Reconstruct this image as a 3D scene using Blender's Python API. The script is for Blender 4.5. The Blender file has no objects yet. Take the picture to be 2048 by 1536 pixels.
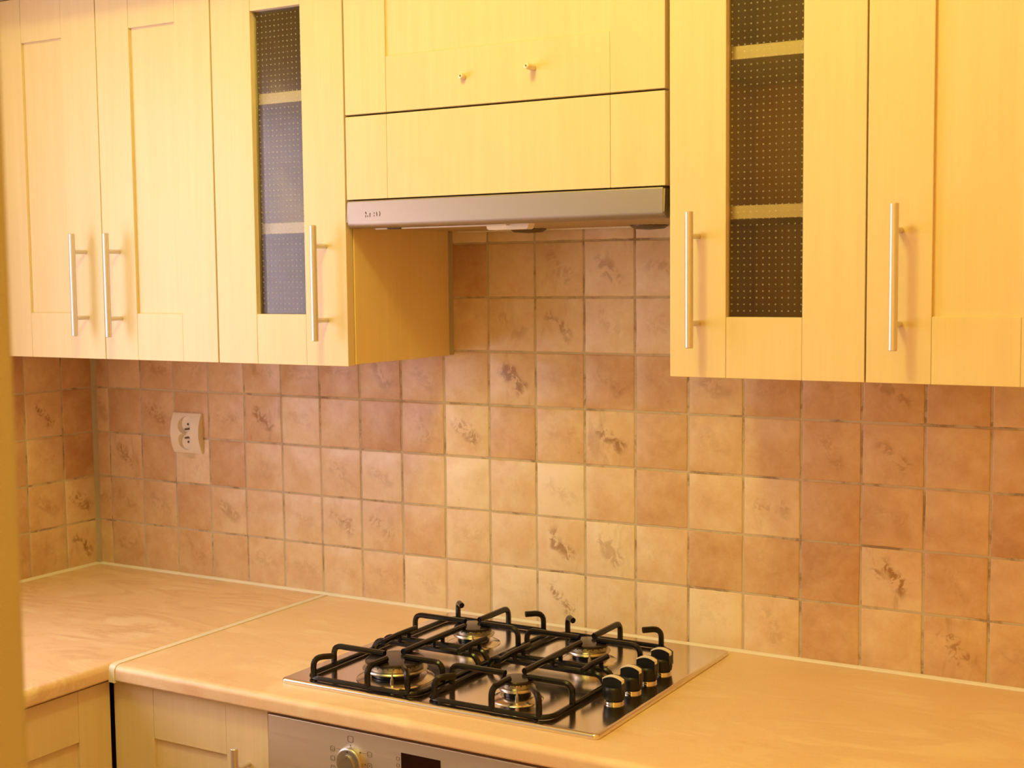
import bpy, bmesh, math, random
from mathutils import Vector, Matrix
rnd = random.Random(7)
S = bpy.context.scene
COL = S.collection
PI = math.pi

# ------------------------------------------------------------------ camera, light, exposure
cam_d = bpy.data.cameras.new('camera')
cam = bpy.data.objects.new('camera', cam_d); COL.objects.link(cam)
cam.location = (2.42752, -2.20286, 1.52713)
cam.rotation_euler = (1.4919, 0.0104, 0.53440)
cam_d.sensor_fit = 'HORIZONTAL'; cam_d.sensor_width = 36.0; cam_d.lens = 47.891
cam_d.clip_start = 0.02; cam_d.clip_end = 50
cam_d.dof.use_dof = True; cam_d.dof.focus_distance = 2.30; cam_d.dof.aperture_fstop = 8.0
S.camera = cam
S.view_settings.view_transform = 'Standard'; S.view_settings.look = 'None'
S.view_settings.gamma = 1.0; S.view_settings.use_curve_mapping = False
S.view_settings.exposure = 0.0
S.cycles.use_denoising = True
S.cycles.max_bounces = 8
S.cycles.sample_clamp_indirect = 6.0

world = bpy.data.worlds.new('world'); S.world = world; world.use_nodes = True
bg = world.node_tree.nodes['Background']
bg.inputs['Color'].default_value = (1.0, 0.52, 0.08, 1); bg.inputs['Strength'].default_value = 1.9  # orange ambient fill, added to warm the shade in place of hall light

# the warm ceiling lamp of the kitchen
ld = bpy.data.lights.new('ceiling_lamp_light', 'POINT')
ld.color = (1.0, 0.92, 0.23); ld.energy = 33.5; ld.shadow_soft_size = 0.11
lo = bpy.data.objects.new('ceiling_lamp_light', ld); COL.objects.link(lo); lo.location = (1.42, -1.40, 2.68)
# daylight through the window in the left wall
wd = bpy.data.lights.new('window_daylight', 'AREA')
wd.shape = 'RECTANGLE'; wd.size = 0.98; wd.size_y = 0.88; wd.color = (0.94, 0.82, 1.0); wd.energy = 12.4
wo = bpy.data.objects.new('window_daylight', wd); COL.objects.link(wo)
wo.location = (0.02, -1.17, 1.49); wo.rotation_euler = (0, -PI/2, 0)

# ------------------------------------------------------------------ materials
def newmat(name):
    m = bpy.data.materials.new(name); m.use_nodes = True
    nt = m.node_tree; b = nt.nodes['Principled BSDF']
    return m, nt, b
def N(nt, t, **kw):
    n = nt.nodes.new(t)
    for k, v in kw.items():
        if k in n.inputs.keys() if not hasattr(n, k) else False: n.inputs[k].default_value = v
        else: setattr(n, k, v)
    return n
def L(nt, a, b): nt.links.new(a, b)
def rgb(c): return (c[0], c[1], c[2], 1)
def mixrgb(nt, fac, a, b, mode='MIX'):
    n = nt.nodes.new('ShaderNodeMix'); n.data_type = 'RGBA'; n.blend_type = mode
    for sock, v in ((n.inputs[0], fac), (n.inputs[6], a), (n.inputs[7], b)):
        if hasattr(v, 'is_linked'): nt.links.new(v, sock)
        elif isinstance(v, tuple): sock.default_value = rgb(v)
        else: sock.default_value = v
    return n.outputs[2]
def math_(nt, op, a, b=None, c=None, clamp=False):
    n = nt.nodes.new('ShaderNodeMath'); n.operation = op; n.use_clamp = clamp
    for i, v in enumerate((a, b, c)):
        if v is None: continue
        if hasattr(v, 'is_linked'): nt.links.new(v, n.inputs[i])
        else: n.inputs[i].default_value = v
    return n.outputs[0]
def ramp(nt, fac, lo, hi, a=0.0, b=1.0):
    n = nt.nodes.new('ShaderNodeMapRange'); n.interpolation_type = 'SMOOTHSTEP'; n.clamp = True
    nt.links.new(fac, n.inputs[0])
    for i, v in enumerate((lo, hi, a, b)): n.inputs[i+1].default_value = v
    return n.outputs[0]
def coords(nt, scale=(1,1,1), rand=False, rot=(0,0,0)):
    tc = nt.nodes.new('ShaderNodeTexCoord'); mp = nt.nodes.new('ShaderNodeMapping')
    mp.inputs['Scale'].default_value = scale; mp.inputs['Rotation'].default_value = rot
    nt.links.new(tc.outputs['Object'], mp.inputs['Vector'])
    if rand:
        oi = nt.nodes.new('ShaderNodeObjectInfo')
        nt.links.new(math_(nt, 'MULTIPLY', oi.outputs['Random'], 31.0), mp.inputs['Location'])
    return mp.outputs[0]
def noise(nt, vec, scale, detail=4, rough=0.55, dist=0.0, w=None):
    n = nt.nodes.new('ShaderNodeTexNoise')
    if w is not None:
        n.noise_dimensions = '4D'; nt.links.new(w, n.inputs['W'])
    nt.links.new(vec, n.inputs['Vector'])
    n.inputs['Scale'].default_value = scale; n.inputs['Detail'].default_value = detail
    n.inputs['Roughness'].default_value = rough; n.inputs['Distortion'].default_value = dist
    return n.outputs['Fac']
def bump(nt, b, h, strength=0.2, dist=0.002):
    n = nt.nodes.new('ShaderNodeBump'); n.inputs['Strength'].default_value = strength
    n.inputs['Distance'].default_value = dist
    nt.links.new(h, n.inputs['Height']); nt.links.new(n.outputs[0], b.inputs['Normal'])

def plain(name, c, rough=0.5, metal=0.0, var=0.06, scale=40, spec=None):
    m, nt, b = newmat(name)
    v = noise(nt, coords(nt, rand=True), scale)
    L(nt, mixrgb(nt, v, tuple(x*(1-var) for x in c), tuple(min(1, x*(1+var)) for x in c)), b.inputs['Base Color'])
    b.inputs['Roughness'].default_value = rough; b.inputs['Metallic'].default_value = metal
    if spec is not None: b.inputs['Specular IOR Level'].default_value = spec
    return m
def wood(name, c1, c2, c3):
    m, nt, b = newmat(name)
    g = noise(nt, coords(nt, (70, 70, 2.2), True), 1.0, 5, 0.6, 0.3)
    f = noise(nt, coords(nt, (420, 420, 9), True), 1.0, 3, 0.6)
    l = noise(nt, coords(nt, (9, 9, 1.6), True), 1.0, 3, 0.5, 0.8)
    col = mixrgb(nt, ramp(nt, g, 0.32, 0.70), c1, c2)
    col = mixrgb(nt, ramp(nt, l, 0.48, 0.78, 0, 0.30), col, c3)
    col = mixrgb(nt, ramp(nt, f, 0.50, 0.72, 0, 0.22), col, c3)
    L(nt, col, b.inputs['Base Color'])
    b.inputs['Roughness'].default_value = 0.38
    b.inputs['Specular IOR Level'].default_value = 0.38
    bump(nt, b, f, 0.04, 0.0004)
    return m
M = {}
M['maple'] = wood('maple_laminate', (0.755, 0.62, 0.41), (0.785, 0.65, 0.44), (0.71, 0.555, 0.345))
M['carcass'] = wood('maple_carcass', (0.84, 0.65, 0.33), (0.87, 0.69, 0.37), (0.78, 0.57, 0.27))

def tile_material():
    m, nt, b = newmat('glazed_terracotta_tile')
    oi = nt.nodes.new('ShaderNodeObjectInfo')
    sp = nt.nodes.new('ShaderNodeSeparateColor'); L(nt, oi.outputs['Color'], sp.inputs[0])
    tone, mot, seed = sp.outputs
    w = math_(nt, 'MULTIPLY', seed, 53.0)
    v = coords(nt, (10, 10, 10))
    n1 = noise(nt, v, 1.6, 4, 0.55, 0.4, w)
    n2 = noise(nt, v, 6.0, 5, 0.65, 0.6, w)
    n3 = noise(nt, coords(nt, (26, 10, 7), rot=(0, 0.6, 0)), 1.3, 4, 0.6, 0.8, w)
    t = math_(nt, 'ADD', tone, math_(nt, 'MULTIPLY', math_(nt, 'SUBTRACT', n1, 0.5), 0.85))
    t = math_(nt, 'ADD', t, math_(nt, 'MULTIPLY', math_(nt, 'SUBTRACT', n2, 0.5), 0.45))
    cr = nt.nodes.new('ShaderNodeValToRGB'); L(nt, t, cr.inputs[0])
    e = cr.color_ramp.elements
    e[0].position = 0.0; e[0].color = rgb((0.45, 0.235, 0.105))
    e[1].position = 1.0; e[1].color = rgb((0.80, 0.665, 0.50))
    x = e.new(0.35); x.color = rgb((0.585, 0.365, 0.20))
    x = e.new(0.65); x.color = rgb((0.70, 0.505, 0.315))
    col = cr.outputs[0]
    # brushed brown strokes printed on some of the tiles
    tc = nt.nodes.new('ShaderNodeTexCoord')
    vr = nt.nodes.new('ShaderNodeVectorRotate'); vr.rotation_type = 'Y_AXIS'
    L(nt, tc.outputs['Object'], vr.inputs['Vector'])
    L(nt, math_(nt, 'MULTIPLY_ADD', math_(nt, 'FRACT', math_(nt, 'MULTIPLY', seed, 7.0)), 1.1, -1.05), vr.inputs['Angle'])
    sx = nt.nodes.new('ShaderNodeSeparateXYZ'); L(nt, vr.outputs[0], sx.inputs[0])
    wob = math_(nt, 'MULTIPLY', math_(nt, 'SUBTRACT', noise(nt, v, 3.0, 2, 0.5, 0, w), 0.5), 0.055)
    d = math_(nt, 'ABSOLUTE', math_(nt, 'ADD', sx.outputs[2], wob))
    band = ramp(nt, d, 0.003, 0.020, 1, 0)
    ends = ramp(nt, math_(nt, 'ABSOLUTE', sx.outputs[0]), 0.024, 0.042, 1, 0)
    spots = ramp(nt, noise(nt, v, 4.2, 5, 0.62, 1.6, w), 0.43, 0.56)
    mask = math_(nt, 'MULTIPLY', math_(nt, 'MULTIPLY', band, ends), math_(nt, 'MULTIPLY', spots, mot))
    streak = math_(nt, 'MULTIPLY', ramp(nt, n3, 0.56, 0.72), math_(nt, 'MULTIPLY', mot, 0.45))
    mask = math_(nt, 'MAXIMUM', mask, streak)
    col = mixrgb(nt, mask, col, mixrgb(nt, 1.0, col, (0.52, 0.40, 0.29), 'MULTIPLY'))
    # tiny pits
    pit = ramp(nt, noise(nt, v, 22, 2, 0.5, 0, w), 0.70, 0.78, 0, 0.45)
    col = mixrgb(nt, pit, col, (0.25, 0.13, 0.08))
    L(nt, col, b.inputs['Base Color'])
    b.inputs['Roughness'].default_value = 0.36; b.inputs['Specular IOR Level'].default_value = 0.5
    bump(nt, b, math_(nt, 'ADD', n1, math_(nt, 'MULTIPLY', n2, 0.4)), 0.35, 0.0025)
    return m
M['tile'] = tile_material()

def grout_material():
    m, nt, b = newmat('grey_tan_grout')
    v = noise(nt, coords(nt), 16, 6, 0.7, 0.5)
    g = mixrgb(nt, ramp(nt, v, 0.48, 0.66), (0.54, 0.45, 0.33), (0.30, 0.21, 0.13))
    sx = nt.nodes.new('ShaderNodeSeparateXYZ'); L(nt, coords(nt), sx.inputs[0])     # painted plaster above the tiling
    L(nt, mixrgb(nt, ramp(nt, sx.outputs[2], 1.699, 1.701), g, (0.80, 0.62, 0.34)), b.inputs['Base Color'])
    b.inputs['Roughness'].default_value = 0.9
    return m
M['grout'] = grout_material()

def worktop_material(name, rot, vein_amt):
    m, nt, b = newmat(name)
    v = coords(nt, (1.8, 5.5, 5.0), rot=(0, 0, rot))
    n1 = noise(nt, v, 1.3, 6, 0.6, 1.4)
    n2 = noise(nt, coords(nt, (5, 5, 5)), 1.6, 6, 0.62, 0.8)
    n3 = noise(nt, coords(nt, (260, 260, 260)), 1.0, 2)
    col = mixrgb(nt, ramp(nt, n2, 0.30, 0.70), (0.80, 0.56, 0.375), (0.86, 0.685, 0.50))
    vein = ramp(nt, math_(nt, 'ABSOLUTE', math_(nt, 'SUBTRACT', n1, 0.5)), 0.0, 0.09, vein_amt, 0)
    col = mixrgb(nt, math_(nt, 'MULTIPLY', vein, ramp(nt, n2, 0.35, 0.6)), col, (0.60, 0.31, 0.17))
    col = mixrgb(nt, ramp(nt, n1, 0.49, 0.74, 0, 0.55), col, (0.63, 0.335, 0.17))
    col = mixrgb(nt, ramp(nt, n3, 0.35, 0.75, 0, 0.18), col, (0.93, 0.74, 0.52))
    L(nt, col, b.inputs['Base Color'])
    b.inputs['Roughness'].default_value = 0.36; b.inputs['Specular IOR Level'].default_value = 0.45
    return m
M['worktop'] = worktop_material('peach_marbled_laminate', 0.35, 0.28)
M['worktop2'] = worktop_material('peach_marbled_laminate_corner', 0.72, 0.55)

def steel(name, c, rough, axis):
    m, nt, b = newmat(name)
    s = [1400, 1400, 1400]; s[axis] = 10
    v = noise(nt, coords(nt, tuple(s)), 1.0, 3, 0.6)
    L(nt, mixrgb(nt, v, tuple(x*0.975 for x in c), tuple(min(1, x*1.02) for x in c)), b.inputs['Base Color'])
    b.inputs['Metallic'].default_value = 1.0
    L(nt, ramp(nt, v, 0.3, 0.7, rough*0.93, rough*1.07), b.inputs['Roughness'])
    bump(nt, b, v, 0.02, 0.0001)
    return m
M['hob_steel'] = steel('hob_stainless_steel', (0.80, 0.745, 0.67), 0.15, 0)
M['hood_steel'] = steel('hood_brushed_steel', (0.40, 0.345, 0.295), 0.46, 0)
M['oven_steel'] = steel('oven_brushed_steel', (0.82, 0.77, 0.70), 0.50, 0)
M['dial'] = steel('dial_satin_steel', (0.58, 0.55, 0.51), 0.36, 0)
M['handle'] = plain('satin_nickel', (0.70, 0.66, 0.64), 0.42, 0.75, 0.02, 30)
M['chrome'] = plain('polished_chrome', (0.75, 0.73, 0.70), 0.12, 1.0)
M['dish'] = plain('burner_dish_steel', (0.74, 0.69, 0.62), 0.20, 1.0, 0.04)
M['alu'] = plain('burner_aluminium', (0.58, 0.53, 0.45), 0.32, 1.0, 0.15)
M['enamel'] = plain('black_enamel', (0.005, 0.005, 0.0055), 0.24, 0, 0.3, spec=0.35)
M['cap'] = plain('burner_cap_enamel', (0.020, 0.016, 0.014), 0.17, 0, 0.2)
M['black_plastic'] = plain('black_knob_plastic', (0.006, 0.006, 0.0065), 0.40, spec=0.35)
M['silver'] = plain('silver_indicator', (0.85, 0.78, 0.68), 0.28, 0.15)
M['sealant'] = plain('sealant', (0.80, 0.75, 0.68), 0.6, 0, 0.10, 14)
M['corner_bead'] = plain('corner_bead', (0.40, 0.33, 0.22), 0.7, 0, 0.12, 14)
M['aluminium'] = plain('matt_aluminium', (0.80, 0.75, 0.66), 0.5, 0.0)
M['socket'] = plain('cream_plastic', (0.80, 0.72, 0.60), 0.38, 0, 0.02)
M['socket_hole'] = plain('dark_socket_hole', (0.03, 0.025, 0.02), 0.6)
M['brass'] = plain('earth_pin', (0.25, 0.20, 0.13), 0.4, 0.8)
M['white_plastic'] = plain('white_plastic', (0.85, 0.80, 0.70), 0.4)
M['dark'] = plain('dark_print', (0.06, 0.045, 0.035), 0.6)
M['faint_print'] = plain('faint_print', (0.16, 0.11, 0.07), 0.6)
M['display'] = plain('oven_display_glass', (0.020, 0.004, 0.004), 0.08)
M['filter'] = plain('filter_mesh', (0.62, 0.50, 0.33), 0.5, 0.4, 0.2, 600)
M['lampcover'] = plain('lamp_cover', (0.10, 0.07, 0.04), 0.35)
M['wall'] = plain('painted_plaster', (0.80, 0.54, 0.22), 0.8, 0, 0.03, 6)  # unseen wall, tinted orange to warm the bounced light
M['jamb'] = plain('painted_jamb', (0.50, 0.52, 0.44), 0.7, 0, 0.04, 6)
M['ceiling'] = plain('cream_ceiling', (0.84, 0.70, 0.42), 0.9, 0, 0.02, 6)  # unseen ceiling, its warm tint chosen for the bounce
M['floor'] = plain('orange_tinted_floor', (0.55, 0.30, 0.13), 0.5, 0, 0.08, 5)  # unseen floor, coloured orange so that bounced light turns warmer
M['stud'] = plain('nickel_stud', (0.80, 0.70, 0.55), 0.4, 0.3)
M['plinth'] = plain('dark_gap', (0.05, 0.035, 0.02), 0.8)

def glass_material(name, tint):
    m, nt, b = newmat(name); nt.nodes.remove(b)
    out = [n for n in nt.nodes if n.type == 'OUTPUT_MATERIAL'][0]
    tr = nt.nodes.new('ShaderNodeBsdfTransparent'); tr.inputs[0].default_value = rgb(tint)
    gl = nt.nodes.new('ShaderNodeBsdfGlossy'); gl.inputs['Roughness'].default_value = 0.22
    fr = nt.nodes.new('ShaderNodeFresnel'); fr.inputs[0].default_value = 1.36
    v = noise(nt, coords(nt), 30, 2)
    mx = nt.nodes.new('ShaderNodeMixShader')
    L(nt, math_(nt, 'MULTIPLY', fr.outputs[0], ramp(nt, v, 0, 1, 0.9, 1.1)), mx.inputs[0])
    L(nt, tr.outputs[0], mx.inputs[1]); L(nt, gl.outputs[0], mx.inputs[2]); L(nt, mx.outputs[0], out.inputs[0])
    return m
M['glass'] = glass_material('patterned_glass', (0.97, 0.955, 0.93))
def dot_material():
    m, nt, b = newmat('raised_glass_dot')
    out = [n for n in nt.nodes if n.type == 'OUTPUT_MATERIAL'][0]
    b.inputs['Base Color'].default_value = (0.80, 0.78, 0.74, 1); b.inputs['Roughness'].default_value = 0.25
    tr = nt.nodes.new('ShaderNodeBsdfTransparent'); tr.inputs[0].default_value = (0.96, 0.95, 0.93, 1)
    mx = nt.nodes.new('ShaderNodeMixShader')
    L(nt, ramp(nt, noise(nt, coords(nt), 60, 2), 0.3, 0.7, 0.13, 0.24), mx.inputs[0])
    L(nt, tr.outputs[0], mx.inputs[1]); L(nt, b.outputs[0], mx.inputs[2]); L(nt, mx.outputs[0], out.inputs[0])
    return m
M['glass_dot'] = dot_material()
M['windowglass'] = glass_material('window_glass', (0.95, 0.97, 0.96))

# ------------------------------------------------------------------ mesh helpers (everything built in world coordinates)
def box(bm, x0, x1, y0, y1, z0, z1, bev=0.0, seg=2):
    vs = [bm.verts.new((x, y, z)) for x in (x0, x1) for y in (y0, y1) for z in (z0, z1)]
    idx = ((0,1,3,2), (4,6,7,5), (0,4,5,1), (2,3,7,6), (0,2,6,4), (1,5,7,3))
    fs = [bm.faces.new([vs[i] for i in f]) for f in idx]
    if bev > 0:
        es = list({e for f in fs for e in f.edges})
        bmesh.ops.bevel(bm, geom=es, offset=bev, segments=seg, affect='EDGES', profile=0.5)
def prism(bm, prof, axis, a, b):
    """closed profile of 2-D points swept along an axis (0 x, 1 y, 2 z)"""
    def p(u, v, t):
        return {0: (t, u, v), 1: (u, t, v), 2: (u, v, t)}[axis]
    A = [bm.verts.new(p(u, v, a)) for u, v in prof]; B = [bm.verts.new(p(u, v, b)) for u, v in prof]
    n = len(prof)
    for i in range(n): bm.faces.new((A[i], A[(i+1) % n], B[(i+1) % n], B[i]))
    bm.faces.new(A[::-1]); bm.faces.new(B)
def lathe(bm, c, prof, seg=32, axis='z'):
    """profile of (radius, height) turned about an axis through c; 'y' points towards the room (-y)"""
    rings = []
    for r, h in prof:
        ring = []
        for k in range(seg if r > 1e-6 else 1):
            a = 2*PI*k/seg; u, v = r*math.cos(a), r*math.sin(a)
            ring.append(bm.verts.new((c[0]+u, c[1]+v, c[2]+h) if axis == 'z' else
                                     (c[0]+u, c[1]-h, c[2]+v) if axis == 'y' else (c[0]+h, c[1]+u, c[2]+v)))
        rings.append(ring)
    for A, B in zip(rings, rings[1:]):
        for k in range(seg):
            k2 = (k+1) % seg
            if len(A) == 1 and len(B) == 1: continue
            if len(A) == 1: bm.faces.new((A[0], B[k], B[k2]))
            elif len(B) == 1: bm.faces.new((A[k], A[k2], B[0]))
            else: bm.faces.new((A[k], A[k2], B[k2], B[k]))
    for R, rev in ((rings[0], True), (rings[-1], False)):
        if len(R) > 2: bm.faces.new(R[::-1] if rev else R)
def fillet(pts, r, n=4, closed=False):
    P = [Vector(p) for p in pts]; out = []
    m = len(P)
    for i in range(m):
        if not closed and i in (0, m-1): out.append(P[i]); continue
        a, b, c = P[i-1], P[i], P[(i+1) % m]
        u, v = (a-b), (c-b); d = min(r, u.length*0.48, v.length*0.48)
        s, e = b+u.normalized()*d, b+v.normalized()*d
        for k in range(n+1):
            t = k/n; out.append((1-t)**2*s + 2*t*(1-t)*b + t*t*e)
    return out
def tube(bm, pts, r, seg=8, closed=False, flat=1.0):
    pts = [Vector(p) for p in pts]; n = len(pts); rings = []
    prev = None
    for i, p in enumerate(pts):
        if closed: t = (pts[(i+1) % n]-pts[i-1]).normalized()
        else: t = (pts[min(i+1, n-1)]-pts[max(i-1, 0)]).normalized()
        if prev is None:
            up = Vector((0, 0, 1)) if abs(t.z) < 0.9 else Vector((0, 1, 0))
            u = t.cross(up).normalized()
        else:
            u = (prev - t*prev.dot(t)).normalized()
        prev = u; v = t.cross(u)
        ring = []
        for k in range(seg):
            a = 2*PI*(k+0.5)/seg
            ring.append(bm.verts.new(p + u*math.cos(a)*r + v*math.sin(a)*r*flat))
        rings.append(ring)
    pairs = list(zip(rings, rings[1:])) + ([(rings[-1], rings[0])] if closed else [])
    for A, B in pairs:
        for k in range(seg): bm.faces.new((A[k], A[(k+1) % seg], B[(k+1) % seg], B[k]))
    if not closed:
        bm.faces.new(rings[0][::-1]); bm.faces.new(rings[-1])

def finish(o, smooth):
    me = o.data
    if smooth:
        for p in me.polygons: p.use_smooth = True
        me.set_sharp_from_angle(angle=math.radians(smooth if smooth is not True else 35))
        if not any(m.type == 'WEIGHTED_NORMAL' for m in o.modifiers):
            w = o.modifiers.new('weighted_normal', 'WEIGHTED_NORMAL'); w.keep_sharp = True
def wloc(o):
    v = Vector((0, 0, 0))
    while o is not None: v = v + Vector(o.location); o = o.parent
    return v
def build(name, bm, mat, parent=None, base=None, smooth=True):
    """link one mesh; coordinates in bm are world ones, base is the object's own origin when it has no parent"""
    bmesh.ops.recalc_face_normals(bm, faces=bm.faces)
    org = wloc(parent) if parent is not None else Vector(base or (0, 0, 0))
    bmesh.ops.translate(bm, verts=bm.verts, vec=-org)
    me = bpy.data.meshes.new(name); bm.to_mesh(me); bm.free()
    me.materials.append(M[mat] if isinstance(mat, str) else mat)
    o = bpy.data.objects.new(name, me); COL.objects.link(o)
    if parent is not None: o.parent = parent
    else: o.location = org
    finish(o, smooth)
    return o
def thing(name, label, cat, loc, group=None):
    o = bpy.data.objects.new(name, None); COL.objects.link(o); o.location = loc
    o.empty_display_size = 0.05
    o['label'] = label; o['category'] = cat
    if group: o['group'] = group
    return o
def tag(o, label, cat, group=None):
    o['label'] = label; o['category'] = cat
    if group: o['group'] = group
    return o
def struct(o, label=None):
    o['kind'] = 'structure'
    if label: o['label'] = label
    return o
def cut(o, cutter):
    """carve the cutter out of o and throw the cutter away"""
    md = o.modifiers.new('cut', 'BOOLEAN'); md.object = cutter; md.operation = 'DIFFERENCE'; md.solver = 'EXACT'
    dg = bpy.context.evaluated_depsgraph_get(); dg.update()
    me = bpy.data.meshes.new_from_object(o.evaluated_get(dg))
    o.modifiers.clear(); old = o.data; o.data = me; bpy.data.meshes.remove(old)
    cm = cutter.data; bpy.data.objects.remove(cutter); bpy.data.meshes.remove(cm)
def B(): return bmesh.new()
def bx(*a, **k):
    bm = B(); box(bm, *a, **k); return bm

# ------------------------------------------------------------------ measures
ZW = 0.8708                     # worktop surface
T = 0.1025                      # tile pitch
TX0 = 0.0451                    # first vertical joint right of the corner
TZ0 = ZW + 0.0020               # lowest tile row starts
ZR = [TZ0] + [0.8729 + T*k for k in range(1, 10)]
YD = -0.322                     # front of the wall cabinet doors
ZB, ZT = 1.3742, 2.0885         # wall cabinet doors
YF = -0.588                     # front of the main worktop
CEIL = 2.95

# ------------------------------------------------------------------ room shell
struct(build('floor', bx(-0.15, 3.2, -3.6, 0.15, -0.06, 0.0), 'floor'))
struct(build('ceiling', bx(-0.15, 3.2, -3.6, 0.15, CEIL, CEIL+0.06), 'ceiling'))
wall_back = struct(build('wall_back', bx(-0.15, 3.2, 0.0011, 0.15, 0, CEIL), 'grout'))
bm = B()
WY0, WY1, WZ0, WZ1 = -1.63, -0.71, 0.98, 2.0
box(bm, -0.15, -0.0011, WY1, 0.0, 0, CEIL); box(bm, -0.15, -0.0011, -1.66, WY0, 0, CEIL)
box(bm, -0.15, -0.0011, WY0, WY1, 0, WZ0); box(bm, -0.15, -0.0011, WY0, WY1, WZ1, CEIL)
wall_left = struct(build('wall_left', bm, 'grout'))
struct(build('wall_right', bx(3.0, 3.15, -3.5, 0.0, 0, CEIL), 'wall'))
# wall between hall and kitchen; its doorway is what the camera looks through
struct(build('wall_front', bx(-0.15, 1.7635, -1.80, -1.660, 0, CEIL, bev=0.004), 'jamb', base=(0.7, -1.6, 0)),
       'tan wall end at the left edge of the view, out of focus')
bm = B(); box(bm, -0.075, -0.035, WY0, WY1, WZ0, WZ0+0.05); box(bm, -0.075, -0.035, WY0, WY1, WZ1-0.05, WZ1)
box(bm, -0.075, -0.035, WY0, WY0+0.05, WZ0+0.05, WZ1-0.05); box(bm, -0.075, -0.035, WY1-0.05, WY1, WZ0+0.05, WZ1-0.05)
win = struct(build('window_1', bm, 'white_plastic', base=(-0.05, -1.17, WZ0)))
build('pane', bx(-0.060, -0.054, WY0+0.05, WY1-0.05, WZ0+0.05, WZ1-0.05), 'windowglass', win)

# ------------------------------------------------------------------ wall tiles, one object each
def tile_mesh(w, h, k):
    """a hand-made looking tile: uneven outline, cushioned edge; local x across, z up, front at y=0"""
    r = random.Random(100+k); bm = B()
    n = 5; ring = []
    cs = [(-w/2, -h/2), (w/2, -h/2), (w/2, h/2), (-w/2, h/2)]
    for i in range(4):
        a, b = cs[i], cs[(i+1) % 4]
        for j in range(n):
            t = j/n
            ring.append((a[0]+(b[0]-a[0])*t, a[1]+(b[1]-a[1])*t, j))
    pts = []
    for x, z, j in ring:
        q = 0.0007
        pts.append((x + r.uniform(-q, q*0.4)*(1 if x > 0 else -1), z + r.uniform(-q, q*0.4)*(1 if z > 0 else -1)))
    levels = ((1.0, 0.0, 0.006), (1.0, 0.0, 0.0011), (1.0, -0.0007, 0.0003), (1.0, -0.0018, 0.0))
    R = []
    for s, ins, y in levels:
        R.append([bm.verts.new((x*(1+ins/(w/2)), y, z*(1+ins/(h/2)))) for x, z in pts])
    m = len(pts)
    for A, C in zip(R, R[1:]):
        for i in range(m): bm.faces.new((A[i], A[(i+1) % m], C[(i+1) % m], C[i]))
    bm.faces.new(R[-1])
    bmesh.ops.recalc_face_normals(bm, faces=bm.faces)
    me = bpy.data.meshes.new('tile'); bm.to_mesh(me); bm.free()
    me.materials.append(M['tile'])
    for p in me.polygons: p.use_smooth = True
    me.set_sharp_from_angle(angle=math.radians(40))
    return me
G = 0.0036
full = [tile_mesh(T-G, T-G, k) for k in range(8)]
cache = {}
def tile(parent, loc, rotz, w, h, tone, mot, seed):
    if abs(w-T) < 1e-4 and abs(h-T) < 1e-4: me = full[int(seed*997) % 8]
    else:
        key = (round(w, 3), round(h, 3))
        if key not in cache: cache[key] = tile_mesh(w-G, h-G, 50+len(cache))
        me = cache[key]
    o = bpy.data.objects.new('tile', me); COL.objects.link(o)
    o.parent = parent; o.location = loc
    o.rotation_euler = (rnd.uniform(-0.004, 0.004), 0, rotz + rnd.uniform(-0.004, 0.004))
    o.color = (tone, mot, seed, 1)
    return o
# tone and brushed-stroke strength of the tiles that stand out in the photograph: (column, row); left-middle and hood ones paler, in place of missing light
SPEC = {(11,0):(.93,1,.03), (11,1):(.74,.9,.31), (12,1):(.86,.55,.17), (12,3):(.60,.9,.05), (11,2):(.97,.25,.62), (9,3):(.72,.8,.33),
        (17,1):(.72,1,.16), (12,6):(.84,.6,.02), (11,6):(.74,.4,.60), (11,5):(.76,.7,.47), (12,5):(.88,.25,.90), (10,5):(.70,.4,.21),
        (10,4):(.58,1,.04), (7,1):(0.66,.6,.35), (7,2):(.86,.3,.66), (0,2):(.62,.8,.18), (2,2):(.82,.4,.44), (4,3):(.52,.9,.34),
        (1,3):(.44,.6,.33), (3,1):(.70,.5,.20), (14,0):(.95,.15,.71), (15,2):(.80,.4,.83), (17,3):(.46,.5,.77), (18,0):(.45,.8,.19),
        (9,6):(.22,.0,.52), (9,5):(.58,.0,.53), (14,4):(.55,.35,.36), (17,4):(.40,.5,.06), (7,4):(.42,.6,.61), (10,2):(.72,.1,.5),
        (9,2):(.93,.1,.40), (9,1):(.74,.2,.41), (10,1):(.72,.0,.42), (9,0):(.72,.1,.93), (10,0):(.92,.1,.57), (12,0):(.82,.0,.63),
        (13,0):(.78,.1,.64), (12,2):(.66,.0,.65), (13,1):(.70,.1,.68), (14,2):(.70,.1,.69), (15,0):(.72,.3,.72), (8,2):(.70,.1,.73),
        (8,0):(.82,.2,.74), (7,3):(.34,.0,.75), (6,2):(0.74,.3,.76), (5,1):(0.76,.2,.78), (6,1):(0.78,.6,.79), (5,3):(0.76,.2,.81),
        (16,0):(.38,.1,.82), (16,1):(.36,.1,.84), (18,2):(.50,.1,.85), (18,1):(.46,.2,.86), (16,3):(.46,.3,.87), (19,2):(.30,.1,.88), (5,2):(.70,.1,.89), (5,0):(.66,.2,.12), (6,0):(.70,.2,.13), (4,1):(.66,.1,.14), (4,2):(.62,.2,.15), (4,0):(.58,.3,.22), (7,0):(.62,.2,.23)}
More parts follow.
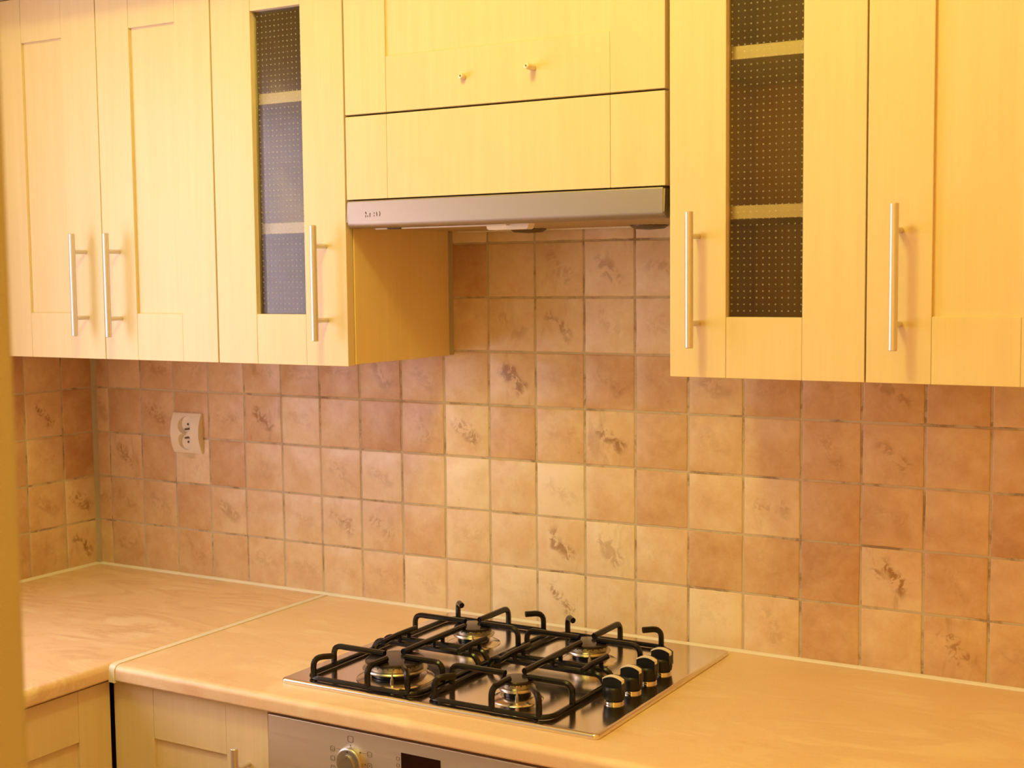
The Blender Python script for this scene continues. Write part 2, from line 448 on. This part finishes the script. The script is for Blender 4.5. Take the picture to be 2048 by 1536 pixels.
for c in range(-1, 21):
    x0 = 0.0 if c < 0 else TX0 + T*c
    x1 = TX0 if c < 0 else x0 + T
    rows = range(0, 8) if 9 <= c <= 15 else range(0, 5)
    for r in rows:
        z0, z1 = ZR[r], ZR[r+1]
        base_t = 0.46 if r < 5 else 0.74  # hood recess rows painted paler to make up for missing bounce light
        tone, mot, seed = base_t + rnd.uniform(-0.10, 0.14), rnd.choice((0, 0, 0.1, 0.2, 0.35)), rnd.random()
        if (c, r) in SPEC: tone, mot, seed = SPEC[(c, r)]
        tile(wall_back, ((x0+x1)/2, rnd.uniform(-0.0003, 0.0002), (z0+z1)/2), 0, x1-x0, z1-z0, tone, mot, seed)
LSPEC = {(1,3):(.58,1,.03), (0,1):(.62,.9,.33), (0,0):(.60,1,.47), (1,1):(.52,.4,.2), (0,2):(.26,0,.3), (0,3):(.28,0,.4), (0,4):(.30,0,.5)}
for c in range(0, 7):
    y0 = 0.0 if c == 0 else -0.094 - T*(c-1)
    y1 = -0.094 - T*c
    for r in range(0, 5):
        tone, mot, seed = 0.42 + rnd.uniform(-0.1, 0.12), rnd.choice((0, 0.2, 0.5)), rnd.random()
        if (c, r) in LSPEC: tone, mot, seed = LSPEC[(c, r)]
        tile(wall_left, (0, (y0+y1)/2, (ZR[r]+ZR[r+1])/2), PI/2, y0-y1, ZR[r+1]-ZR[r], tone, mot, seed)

# sealant beads
def bead(name, prof, axis, a, b, mat): return struct(build(name, (lambda bm: (prism(bm, prof, axis, a, b), bm)[1])(B()), mat))
bead('trim_1', [(0.001, ZW+0.0002), (-0.0055, ZW+0.0002), (-0.0045, ZW+0.0022), (-0.002, ZW+0.0044), (0.001, ZW+0.005)], 0, 0.0, 2.62, 'sealant')
bead('trim_2', [(-0.001, ZW+0.0002), (0.0065, ZW+0.0002), (0.005, ZW+0.0024), (0.002, ZW+0.0046), (-0.001, ZW+0.0052)], 1, -1.5, 0.0, 'sealant')
bead('trim_3', [(-0.001, 0.001), (0.009, 0.001), (0.008, -0.002), (0.002, -0.008), (-0.001, -0.009)], 2, ZW+0.004, 1.372, 'corner_bead')
bead('trim_4', [(0.9852, 0.0), (0.9925, 0.0), (0.9900, -0.003), (0.9852, -0.0055)], 2, 1.378, 1.612, 'corner_bead')

# ------------------------------------------------------------------ worktops
def nose(yf, back, z1, th, r=0.011, r2=0.004):
    """section of a postformed worktop: (depth, height), front edge rounded"""
    s = 1 if back > yf else -1
    P = [(back, z1)]
    for k in range(7):
        a = PI/2*k/6; P.append((yf + s*(r - r*math.sin(a)), z1 - r + r*math.cos(a)))
    for k in range(4):
        a = PI/2*k/3; P.append((yf + s*(r2 - r2*math.cos(a)), z1-th+r2 - r2*math.sin(a)))
    P.append((back, z1-th))
    return P
bm = B(); prism(bm, nose(YF, -0.0005, ZW, 0.028), 0, 0.6745, 2.62)
tag(build('worktop', bm, 'worktop', base=(1.6, -0.3, ZW-0.028)), 'peach marbled laminate worktop with rounded front edge carrying the gas hob', 'worktop')
bm = B(); prism(bm, nose(0.6605, 0.0005, ZW, 0.028), 1, -1.5, -0.0005)
tag(build('worktop', bm, 'worktop2', base=(0.3, -0.75, ZW-0.028)), 'peach marbled laminate worktop in the corner left of the metal joint strip', 'worktop')
bm = B()
sec = [(YF-0.0015, ZW-0.030), (YF-0.0015, ZW-0.008), (YF+0.003, ZW-0.001), (YF+0.011, ZW+0.0014), (-0.007, ZW+0.0014), (-0.007, ZW-0.004), (YF+0.012, ZW-0.004), (YF+0.006, ZW-0.010), (YF+0.006, ZW-0.030)]
prism(bm, sec, 0, 0.6606, 0.6744)
tag(build('joint_strip', bm, 'aluminium', base=(0.667, -0.3, ZW)), 'pale grey metal strip covering the joint between the two worktops', 'strip')

# ------------------------------------------------------------------ doors and handles
def handle(parent, x, z0, z1, yf, r=0.0061, off=0.034, pitch=0.128):
    bm = B(); zc = (z0+z1)/2
    lathe(bm, (x, yf-off, z0), [(0.0, 0), (r-0.0008, 0), (r, 0.0008), (r, z1-z0-0.0008), (r-0.0008, z1-z0), (0, z1-z0)], 20)
    for s in (-1, 1):
        lathe(bm, (x, yf+0.001, zc+s*pitch/2), [(0.0042, 0), (0.0042, off+0.001)], 12, 'y')
    return build('handle', bm, 'handle', parent)
def door(parent, x0, x1, z0, z1, yf, sl=0.0875, sr=0.0875, rb=0.0895, rt=0.088, th=0.019, kind='panel', rec=0.006, name='door'):
    bv = 0.0011
    g = 0.0001
    if kind == 'glass':
        bm = B(); xa, xb, za, zb = x0+sl, x1-sr, z0+rb, z1-rt
        yp = yf+0.011
        box(bm, xa-0.008, xb+0.008, yp, yp+0.004, za-0.008, zb+0.008)
        pit = 0.0096; nx = int((xb-xa)/pit); nz = int((zb-za)/pit)
        ox = (xb-xa-(nx-1)*pit)/2; oz = (zb-za-(nz-1)*pit)/2
        R, H, n = 0.0014, 0.0008, 8; dm = B()
        for i in range(nx):
            for j in range(nz):
                cx, cz = xa+ox+i*pit, za+oz+j*pit
                lathe(dm, (cx, yp, cz), [(R, -0.0002), (R*0.92, H*0.42), (R*0.6, H*0.82), (0, H)], n, 'y')
        d = build(name, bm, 'glass', parent, smooth=60)
        dots = build('glass_dots', dm, 'glass_dot', d, smooth=60); dots['kind'] = 'stuff'
        d['label'] = 'clear glass pane patterned with rows of small raised dots'
    elif kind == 'panel':
        d = build(name, bx(x0+sl-0.006, x1-sr+0.006, yf+rec, yf+th-0.002, z0+rb-0.006, z1-rt+0.006), 'maple', parent)
    else:
        d = build(name, bx(x0+sl+g, x1-sr-g, yf, yf+th, z0, z1, bev=bv), 'maple', parent)
    for a, b in ((x0, x0+sl-g), (x1-sr+g, x1)):
        build('stile', bx(a, b, yf, yf+th, z0, z1, bev=bv), 'maple', d)
    if kind != 'flat':
        for a, b in ((z0, z0+rb), (z1-rt, z1)):
            build('rail', bx(x0+sl, x1-sr, yf+0.0003, yf+th, a, b, bev=bv), 'maple', d)
    return d
def carcass(t, x0, x1, z0, z1, yfront=-0.3015, yback=-0.0024, th=0.016, floor=True):
    for a, b in ((x0, x0+th), (x1-th, x1)):
        build('side_panel', bx(a, b, yfront, yback, z0, z1, bev=0.0008, seg=1), 'carcass', t)
    if floor: build('bottom_panel', bx(x0+th, x1-th, yfront, yback, z0, z0+th), 'carcass', t)
    build('top_panel', bx(x0+th, x1-th, yfront, yback, z1-th, z1), 'carcass', t)
    build('back_panel', bx(x0+th, x1-th, yback-0.006, yback, z0+(th if floor else 0), z1-th), 'carcass', t)
def shading_cornice(t, x0, x1, d=0.130):  # unseen cornice added to shade the door tops, overhang enlarged for that
    bm = B(); prism(bm, [(-0.002, ZT+0.002), (YD-d+0.035, ZT+0.002), (YD-d+0.027, ZT+0.010), (YD-d+0.013, ZT+0.030), (YD-d, ZT+0.036), (YD-d, ZT+0.056), (-0.002, ZT+0.056)], 0, x0, x1)
    build('shading_cornice', bm, 'maple', t)
ZC0, ZC1 = 1.3762, ZT
GW = 'maple wall cabinets'
# corner cabinet with two doors
t = thing('wall_cabinet', 'pale maple double-door wall cabinet in the corner above the wall socket', 'cabinet', (0.34, -0.15, ZC0), GW)
carcass(t, 0.006, 0.6848, ZC0, ZC1)
build('filler', bx(0.006, 0.0920, YD, YD+0.019, ZB, ZT, bev=0.001), 'maple', t)
d = door(t, 0.0935, 0.3905, ZB, ZT, YD, 0.0875, 0.0945); handle(d, 0.3450, 1.420, 1.618, YD)
d = door(t, 0.3925, 0.6832, ZB, ZT, YD, 0.0865, 0.0865); handle(d, 0.4375, 1.419, 1.617, YD)
shading_cornice(t, 0.004, 0.6848)
# glazed cabinets
def glazed(x0, x1, d0, d1, sl, sr, hx, hz, label, ztop_rail):
    t = thing('glass_cabinet', label, 'cabinet', ((x0+x1)/2, -0.15, ZC0), GW)
    carcass(t, x0, x1, ZC0, ZC1)
    for z in (1.6075, 1.8385):
        build('shelf', bx(x0+0.017, x1-0.017, -0.298, -0.010, z, z+0.0195, bev=0.0008, seg=1), 'maple', t)
    d = door(t, d0, d1, ZB, ZT, YD, sl, sr, 0.0900, ztop_rail, kind='glass')
    handle(d, hx, hz, hz+0.199, YD)
    shading_cornice(t, x0, x1)
glazed(0.6852, 0.9850, 0.6865, 0.9835, 0.0925, 0.0915, 0.9390, 1.419,
       'narrow glazed wall cabinet left of the cooker hood with dotted glass and two shelves', 0.0882)
glazed(1.5885, 1.8845, 1.5890, 1.8835, 0.0890, 0.0900, 1.6345, 1.4195,
       'narrow glazed wall cabinet right of the cooker hood with dotted glass and two shelves', 0.0882)
# far right cabinet
t = thing('wall_cabinet', 'maple single-door wall cabinet at the far right with long bar handle', 'cabinet', (2.03, -0.15, ZC0), GW)
carcass(t, 1.8850, 2.1850, ZC0, ZC1)
shading_cornice(t, 1.8850, 2.1850)
d = door(t, 1.8858, 2.1835, ZB, ZT, YD, 0.0892, 0.0925, 0.0925); handle(d, 1.9320, 1.421, 1.620, YD)
# cabinet above the hood
t = thing('hood_cabinet', 'maple cabinet over the cooker hood, its flap door bearing two bare handle posts', 'cabinet', (1.287, -0.15, 1.66), GW)
carcass(t, 0.9856, 1.5876, 1.6630, ZC1, floor=False)
shading_cornice(t, 0.9856, 1.5876)
d = door(t, 0.9868, 1.5815, 1.8036, ZT, YD, 0.0860, 0.0910, 0.0920, 0.088, rec=0.0035)
for x, z, ln in ((1.2275, 1.8492, 0.011), (1.3570, 1.8525, 0.024)):
    bm = B(); lathe(bm, (x, YD+0.001, z), [(0.0054, 0), (0.0052, ln*0.7), (0.0040, ln), (0.0018, ln+0.0006), (0.0016, ln-0.003), (0, ln-0.003)], 16, 'y')
    h = build('handle_post', bm, 'stud', d)
    bm = B(); lathe(bm, (x, YD-ln+0.0025, z), [(0.0015, 0), (0.0015, 0.0022), (0, 0.0023)], 10, 'y')
d = door(t, 0.9868, 1.5815, 1.6602, 1.8004, YD, 0.0860, 0.0910, kind='flat', name='fascia_panel')

# ------------------------------------------------------------------ cooker hood
t = thing('cooker_hood', 'slim built-in cooker hood with brushed steel front strip above the hob', 'cooker hood', (1.285, -0.16, 1.612))
HX0, HX1 = 0.9880, 1.5815
bm = B(); box(bm, HX0+0.002, HX1-0.002, -0.298, -0.004, 1.6165, 1.6575)
build('housing', bm, 'hood_steel', t)
# front strip: section (y,z) with rounded lower edge, ends rounded by bevel
bm = B(); z0, z1, yf = 1.6115, 1.6583, YD-0.0030
sec = [(-0.2985, z1), (yf+0.003, z1), (yf+0.0008, z1-0.001), (yf, z1-0.003)]
R = 0.010
for k in range(7):
    a = PI/2*k/6; sec.append((yf+R-R*math.cos(a), z0+R-R*math.sin(a)))
sec += [(-0.2985, z0)]
prism(bm, sec, 0, HX0, HX1)
ends = [e for e in bm.edges if all(abs(v.co.x-HX0) < 1e-6 for v in e.verts) or all(abs(v.co.x-HX1) < 1e-6 for v in e.verts)]
bmesh.ops.bevel(bm, geom=ends, offset=0.0028, segments=3, affect='EDGES')
v = build('front_strip', bm, 'hood_steel', t)
def xat(px):  # letters stand along the strip; px measured along it
    return px
bm = B()
def dash(x0, x1, za, zb, w=0.0009):
    dx, dz = x1-x0, zb-za; l = math.hypot(dx, dz); nx, nz = -dz/l*w/2, dx/l*w/2
    prism(bm, [(x0+nx, za+nz), (x1+nx, zb+nz), (x1-nx, zb-nz), (x0-nx, za-nz)], 1, yf-0.0004, yf+0.0004)
LX, LZ = 1.0278, 1.6340
for s in ((0.0006, 0.0014, 0.0048, 0.0012, .0016), (0.0008, 0.0008, -0.0006, -0.0046, .0011), (0.0014, 0.0028, 0.0035, 0.0008, .0008),
          (0.0048, 0.0052, -0.0012, -0.0042, .0013), (0.0098, 0.0096, 0.0024, -0.0042, .0013), (0.0098, 0.0112, 0.0022, 0.0016, .0009),
          (0.0184, 0.0190, 0.0036, 0.0008, .0012), (0.0182, 0.0190, -0.0014, -0.0034, .0012),
          (0.0238, 0.0242, 0.0040, -0.0030, .0016), (0.0298, 0.0308, 0.0046, 0.0012, .0012), (0.0308, 0.0297, 0.0012, -0.0034, .0013)):
    dash(LX+s[0], LX+s[1], LZ+s[2], LZ+s[3], s[4])
build('worn_lettering', bm, 'faint_print', v, smooth=False)['label'] = 'dark letters worn down to a few strokes'
bm = B(); box(bm, 1.035, HX1-0.006, -0.290, -0.020, 1.6135, 1.6168)
f = build('grease_filter', bm, 'filter', t)
bm = B()
for k in range(60):
    x = 1.04 + k*0.0089
    box(bm, x, x+0.003, -0.286, -0.024, 1.6125, 1.6136)
o = build('filter_ribs', bm, 'filter', f); o['kind'] = 'stuff'
build('filter_edge', bx(1.016, HX1-0.004, -0.020, -0.012, 1.6105, 1.6165), 'white_plastic', t)
build('filter_edge', bx(1.028, 1.290, -0.2975, -0.2915, 1.6095, 1.6150), 'white_plastic', t)
bm = B(); prism(bm, [(1.247, 1.6150), (1.330, 1.6150), (1.326, 1.6045), (1.323, 1.6030), (1.253, 1.6030), (1.250, 1.6045)], 1, -0.2915, -0.272)
build('switch_tab', bm, 'white_plastic', t)
build('switch_slot', bx(1.055, 1.082, -0.300, -0.292, 1.6095, 1.6150), 'dark', t)
for cx in (1.19, 1.43):
    bm = B(); lathe(bm, (cx, -0.052, 1.6150), [(0.034, 0.0), (0.033, -0.004), (0.026, -0.0085), (0, -0.0105)], 28)
    build('lamp_cover', bm, 'lampcover', t)

# ------------------------------------------------------------------ wall socket
t = thing('wall_socket', 'cream double power socket with curved face on the tiled wall', 'socket', (0.2935, 0, 1.191))
sx0, sx1, sz0, sz1 = 0.2520, 0.3350, 1.147, 1.235
prof = [(-0.0002, sz0), (-0.0002, sz1)]
for k in range(13):
    u = k/12; z = sz1 + (sz0-sz1)*u
    prof.append((-(0.0045 + 0.0115*(1-(2*u-1)**2)), z))
bm = B(); prism(bm, prof, 0, sx0, sx1)
fr = build('frame', bm, 'socket', t)
wells = ((0.2930, 1.2105), (0.2930, 1.1715))
for wx, wz in wells:
    bm = B(); lathe(bm, (wx, -0.0035, wz), [(0.0176, 0), (0.0184, 0.006), (0.0201, 0.0125), (0.0206, 0.05)], 40, 'y')
    c = build('cutter', bm, 'socket', t); cut(fr, c)
finish(fr, 30)
for (wx, wz), s in zip(wells, (-1, 1)):
    bm = B(); lathe(bm, (wx, -0.0034, wz), [(0.0174, 0), (0.0174, 0.0008), (0, 0.0010)], 32, 'y')
    ins = build('socket_insert', bm, 'socket', t)
    bm = B(); lathe(bm, (wx+0.002, -0.0040, wz), [(0.0027, 0.0), (0.0027, 0.0009), (0, 0.0010)], 12, 'y')
    build('contact_hole', bm, 'socket_hole', ins)
    bm = B(); lathe(bm, (wx+0.004, -0.0040, wz+s*0.0100), [(0.0024, 0), (0.0024, 0.0120), (0.0014, 0.0134), (0, 0.0136)], 12, 'y')
    build('earth_pin', bm, 'brass', ins)

# ------------------------------------------------------------------ gas hob
PX0, PX1, PY0, PY1 = 0.9880, 1.5680, -0.5260, -0.0240
t = thing('gas_hob', 'stainless steel four-burner gas hob with black pan supports set into the worktop', 'hob', ((PX0+PX1)/2, (PY0+PY1)/2, ZW))
def rounded_ring(bm, x0, x1, y0, y1, r, z, n=6):
    out = []
    for cx, cy, a0 in ((x1-r, y1-r, 0), (x0+r, y1-r, PI/2), (x0+r, y0+r, PI), (x1-r, y0+r, 3*PI/2)):
        for k in range(n+1):
            a = a0 + PI/2*k/n; out.append(bm.verts.new((cx+r*math.cos(a), cy+r*math.sin(a), z)))
    return out
def loft(bm, rings):
    for A, C in zip(rings, rings[1:]):
        for k in range(len(A)): bm.faces.new((A[k], A[(k+1) % len(A)], C[(k+1) % len(A)], C[k]))
    bm.faces.new(rings[0][::-1]); bm.faces.new(rings[-1])
bm = B()
loft(bm, [rounded_ring(bm, PX0+i, PX1-i, PY0+i, PY1-i, 0.009-i, ZW+h) for i, h in
          ((0.0005, 0.0003), (0.0, 0.0012), (0.0, 0.0042), (0.0006, 0.0058), (0.0018, 0.0071), (0.0036, 0.0078), (0.0056, 0.0080))])
plate = build('plate', bm, 'hob_steel', t)
ZP = ZW+0.0079
CXL, CXR, CYF, CYB = 1.1535, 1.3830, -0.4350, -0.1970
def burner(cx, cy, r, dish, lab):
    bm = B()
    lathe(bm, (cx, cy, ZP), [(dish, -0.0003), (dish-0.0006, 0.0012), (dish-0.0030, 0.0026), (dish-0.0110, 0.0058), (dish-0.0135, 0.0064), (r*0.84, 0.0064), (r*0.84, 0.004)], 48)
    b = build('burner', bm, 'dish', t); b['label'] = lab
    bm = B(); lathe(bm, (cx, cy, ZP), [(r*0.80, 0.004), (r*0.80, 0.0165), (r*0.3, 0.0165)], 32); build('burner_cup', bm, 'enamel', b)
    bm = B(); lathe(bm, (cx, cy, ZP), [(r*0.70, 0.0150), (r*1.04, 0.0155), (r*1.09, 0.0180), (r*1.06, 0.0200), (r*0.93, 0.0215), (r*0.92, 0.0285), (r*0.5, 0.0285)], 40)
    ring = build('flame_ring', bm, 'alu', b)
    bm = B()
    n = int(r*640)
    for k in range(n):
        a = 2*PI*k/n; u = Vector((math.cos(a), math.sin(a), 0)); w = Vector((-u.y, u.x, 0))
        p = Vector((cx, cy, ZP+0.0243)) + u*(r*0.925)
        vs = [p + w*s1*0.0009 + Vector((0, 0, s2*0.0013+0.0022)) + u*q for q in (-0.001, 0.0006) for s1, s2 in ((-1,-1), (1,-1), (1,1), (-1,1))]
        V = [bm.verts.new(x) for x in vs]
        for f4 in ((0,1,2,3), (4,5,6,7), (0,1,5,4), (1,2,6,5), (2,3,7,6), (3,0,4,7)): bm.faces.new([V[i] for i in f4])
    o = build('flame_slots', bm, 'dark', b); o['kind'] = 'stuff'
    bm = B(); lathe(bm, (cx, cy, ZP), [(r*0.6, 0.0275), (r*0.98, 0.0275), (r*1.0, 0.0290), (r*0.99, 0.0310), (r*0.93, 0.0325), (0, 0.0335)], 40)
    build('burner_cap', bm, 'cap', b)
    bm = B(); a = -1.05; ex, ey = cx+math.cos(a)*(r*1.0+0.006), cy+math.sin(a)*(r*1.0+0.006)
    lathe(bm, (ex, ey, ZP), [(0.0030, 0.004), (0.0028, 0.014), (0.0013, 0.016), (0.0011, 0.024), (0, 0.0245)], 10)
    build('spark_plug', bm, 'alu', b)
burner(CXL, CYF, 0.0490, 0.0640, 'large front burner')
burner(CXR, CYF, 0.0262, 0.0410, 'small front burner')
burner(CXL, CYB, 0.0345, 0.0480, 'medium rear burner')
burner(CXR, CYB, 0.0345, 0.0480, 'medium rear burner')
def pan_support(x0, x1, cx):
    y0, y1 = -0.5110, -0.0760
    zf, zt, r = ZP+0.0046, ZW+0.0450, 0.0040
    bm = B()
    tube(bm, fillet([(x0, y0, zf), (x1, y0, zf), (x1, y1, zf), (x0, y1, zf)], 0.030, 6, True), r, 8, True)
    g = build('pan_support', bm, 'enamel', t)
    def finger(p, q, name='finger', rr=0.0048):
        bm = B(); tube(bm, fillet([p, (p[0], p[1], zt), (q[0], q[1], zt)], 0.017, 5), rr, 8, flat=1.12); build(name, bm, 'enamel', g)
    for cy in (CYF, CYB):
        rad = 0.021 if cy == CYF else 0.017
        finger((x0, cy, zf), (cx-rad, cy)); finger((x1, cy, zf), (cx+rad, cy))
    finger((cx, y0, zf), (cx, CYF-0.024)); finger((cx, y1, zf), (cx, CYB+0.020))
    for sx, xx in ((1, x0+0.016), (-1, x1-0.016)):
        for sy, yy in ((1, y0+0.002), (-1, y1-0.002)):
            finger((xx, yy, zf), (xx+sx*0.024, yy+sy*0.024))
    zb = ZP+0.021
    for yy in (-0.3240, -0.2960):
        bm = B(); tube(bm, fillet([(x0, yy, zf), (x0+0.010, yy, zb), (x1-0.010, yy, zb), (x1, yy, zf)], 0.012, 4), 0.0050, 8); build('cross_bar', bm, 'enamel', g)
    bm = B(); tube(bm, [(cx, CYF+0.022, zt), (cx, CYB-0.030, zt)], 0.0048, 8, flat=1.12)
    for yy in (-0.3240, -0.2960): tube(bm, [(cx, yy, zb-0.001), (cx, yy, zt)], 0.0038, 8)
    build('centre_bar', bm, 'enamel', g)
    for xx, ya in ((cx-0.072, -0.3700), (cx+0.072, -0.3560)):
        bm = B(); tube(bm, fillet([(xx, ya, zt-0.004), (xx, -0.33, zt-0.001), (xx+0.004, -0.278, zt)], 0.02, 4), 0.0045, 8, flat=1.15)
        for yy in (-0.3240, -0.2960): tube(bm, [(xx+0.002, yy, zb-0.001), (xx+0.002, yy, zt-0.001)], 0.0038, 8)
        build('side_bar', bm, 'enamel', g)
    for xx in (x0+0.02, x1-0.02):
        for yy in (y0, y1):
            bm = B(); lathe(bm, (xx, yy, ZP-0.0002), [(0.0034, 0), (0.0034, 0.0015)], 10); build('rubber_foot', bm, 'black_plastic', g)
    return g
pan_support(1.0280, 1.2450, CXL)['label'] = 'left black wire pan support'
pan_support(1.2630, 1.4790, CXR)['label'] = 'right black wire pan support'
for ky in (-0.3790, -0.3175, -0.2595, -0.2035):
    kx, kz = 1.5215, ZP+0.0014
    bm = B(); lathe(bm, (kx, ky, kz), [(0.0148, -0.0014), (0.0152, 0.0), (0.0150, 0.0022), (0.0132, 0.0036)], 28); kb = build('knob', bm, 'chrome', t)
    bm = B(); lathe(bm, (kx, ky, kz), [(0.0125, 0.0034), (0.0158, 0.0046), (0.0168, 0.0100), (0.0166, 0.0180), (0.0158, 0.0215), (0.0135, 0.0238), (0, 0.0245)], 28)
    top = []
    for k in range(13):
        u = -1+2*k/12; top.append((kx-0.0160*u, kz+0.0345+0.0050*(1-u*u)))
    prism(bm, [(kx-0.0160, kz+0.0140), (kx+0.0160, kz+0.0140)] + top, 1, ky-0.0082, ky+0.0082)
    build('knob_grip', bm, 'black_plastic', kb)
    bm = B(); up = [(x+(0.0006 if x > kx else -0.0006), z+0.0016) for x, z in top]
    up = [(up[0][0], top[0][1]-0.004)] + up + [(up[-1][0], top[-1][1]-0.004)]
    lowr = [(top[0][0], top[0][1]-0.004)] + top + [(top[-1][0], top[-1][1]-0.004)]
    prism(bm, up + lowr[::-1], 1, ky-0.0076, ky+0.0005)
    build('knob_pointer', bm, 'silver', kb)

# ------------------------------------------------------------------ built-in oven
YO = -0.5750
t = thing('built_in_oven', 'brushed steel built-in oven below the worktop with a round selector knob', 'oven', (1.30, -0.3, 0.1))
build('body', bx(1.006, 1.594, -0.55, -0.03, 0.12, 0.828), 'plinth', t)
cp = build('control_panel', bx(1.0025, 1.5965, YO, YO+0.024, 0.715, 0.8350, bev=0.0018), 'oven_steel', t)
od = build('oven_door', bx(1.0025, 1.5965, YO, YO+0.024, 0.13, 0.712, bev=0.0018), 'display', t)
bm = B(); tube(bm, fillet([(1.05, YO, 0.66), (1.05, YO-0.045, 0.66), (1.55, YO-0.045, 0.66), (1.55, YO, 0.66)], 0.01), 0.008, 12); build('oven_handle', bm, 'handle', od)
kx, kz = 1.1680, 0.7855
bm = B(); lathe(bm, (kx, YO+0.0005, kz), [(0.0242, 0), (0.0242, 0.0060), (0.0236, 0.0085), (0.0222, 0.0098), (0.0200, 0.0103), (0, 0.0105)], 48, 'y')
k = build('selector_knob', bm, 'dial', cp)
bm = B(); egg = []
for i in range(28):
    a = 2*PI*i/28; egg.append((kx+0.0135*math.sin(a)*(1-0.22*math.cos(a)), kz-0.0035+0.0170*math.cos(a)))
prism(bm, egg, 1, YO-0.0128, YO-0.0095); build('knob_cap', bm, 'dial', k)
bm = B(); lathe(bm, (kx, YO-0.0099, kz+0.0185), [(0.0012, 0), (0.0012, 0.0006), (0, 0.0007)], 10, 'y')
lathe(bm, (kx, YO-0.0124, kz+0.0090), [(0.0010, 0), (0.0010, 0.0006), (0, 0.0007)], 10, 'y')
build('knob_mark', bm, 'dark', k)
build('display', bx(1.2620, 1.3330, YO-0.0006, YO+0.004, 0.785, 0.8165, bev=0.0003, seg=1), 'display', cp)
def icon(x, z, s, rad, inner=None):
    bm = B(); yq = YO-0.0002
    tube(bm, fillet([(x-s/2, yq, z-s/2), (x+s/2, yq, z-s/2), (x+s/2, yq, z+s/2), (x-s/2, yq, z+s/2)], rad, 3, True), 0.00038, 6, True)
    for a in inner or (): tube(bm, [(x+a[0]*s, yq, z+a[1]*s), (x+a[2]*s, yq, z+a[3]*s)], 0.00033, 6)
    build('panel_symbol', bm, 'faint_print', cp)
icon(1.1672, 0.8210, 0.0098, 0.0026)
icon(1.1322, 0.8005, 0.0078, 0.0024, ((-.25, .1, .25, .1), (-.25, -.25, .25, -.25)))
icon(1.1322, 0.7850, 0.0078, 0.0024, ((-.25, -.25, .25, -.25),))
icon(1.1322, 0.7700, 0.0078, 0.0024, ((-.25, .2, .25, .2),))
icon(1.2030, 0.8030, 0.0078, 0.0024, ((-.2, -.1, .2, -.1),))
icon(1.2030, 0.7850, 0.0078, 0.0024, ((-.2, .1, .2, .1), (0, -.25, 0, .2)))
icon(1.2560, 0.8060, 0.0050, 0.0016); icon(1.2560, 0.7955, 0.0050, 0.0016)
for x, z in ((1.1672, 0.8110), (1.1500, 0.8010), (1.1420, 0.7850), (1.1855, 0.8030), (1.1945, 0.7855), (1.3400, 0.795)):
    bm = B(); lathe(bm, (x, YO+0.0002, z), [(0.0010, 0), (0.0010, 0.0005), (0, 0.0006)], 8, 'y'); build('panel_dot', bm, 'dark', cp)
for a, b in (((1.1400, YO-0.0001, 0.8020), (1.1490, YO-0.0001, 0.8012)), ((1.1870, YO-0.0001, 0.8030), (1.1970, YO-0.0001, 0.8032))):
    bm = B(); tube(bm, [a, b], 0.00025, 6); build('panel_line', bm, 'dark', cp)

# ------------------------------------------------------------------ base cabinets
YB = -0.5700
t = thing('base_cabinet', 'maple base cabinet between the corner and the steel oven', 'cabinet', (0.83, -0.3, 0.0), 'maple base cabinets')
carcass(t, 0.6600, 0.9990, 0.10, 0.8420, yfront=YB+0.021, yback=-0.02)
d = door(t, 0.6512, 0.9975, 0.12, 0.8375, YB, 0.0933, 0.0895, 0.09, 0.0880); handle(d, 0.9560, 0.5800, 0.7790, YB)
build('plinth', bx(0.64, 1.0, -0.52, -0.50, 0.0, 0.10), 'plinth', t)
# the base unit under the left worktop faces +x: same builder, turned
t = thing('base_cabinet', 'maple base cabinet under the left worktop, at right angles to the oven front', 'cabinet', (0, 0, 0), 'maple base cabinets')
carcass(t, 0.5800, 1.0800, 0.10, 0.8420, yfront=-0.627, yback=-0.02)
d = door(t, 0.5760, 1.0785, 0.12, 0.8375, -0.6480, 0.0700, 0.0895, 0.09, 0.0880); handle(d, 1.0350, 0.5800, 0.7790, -0.6480)
# mirrored so that its own x runs along -y and its front faces +x
for o in t.children_recursive:
    o.data = o.data.copy() if o.data.users > 1 else o.data
    for v in o.data.vertices:
        x, y, z = v.co; v.co = (-y, -x, z)
    o.data.flip_normals()
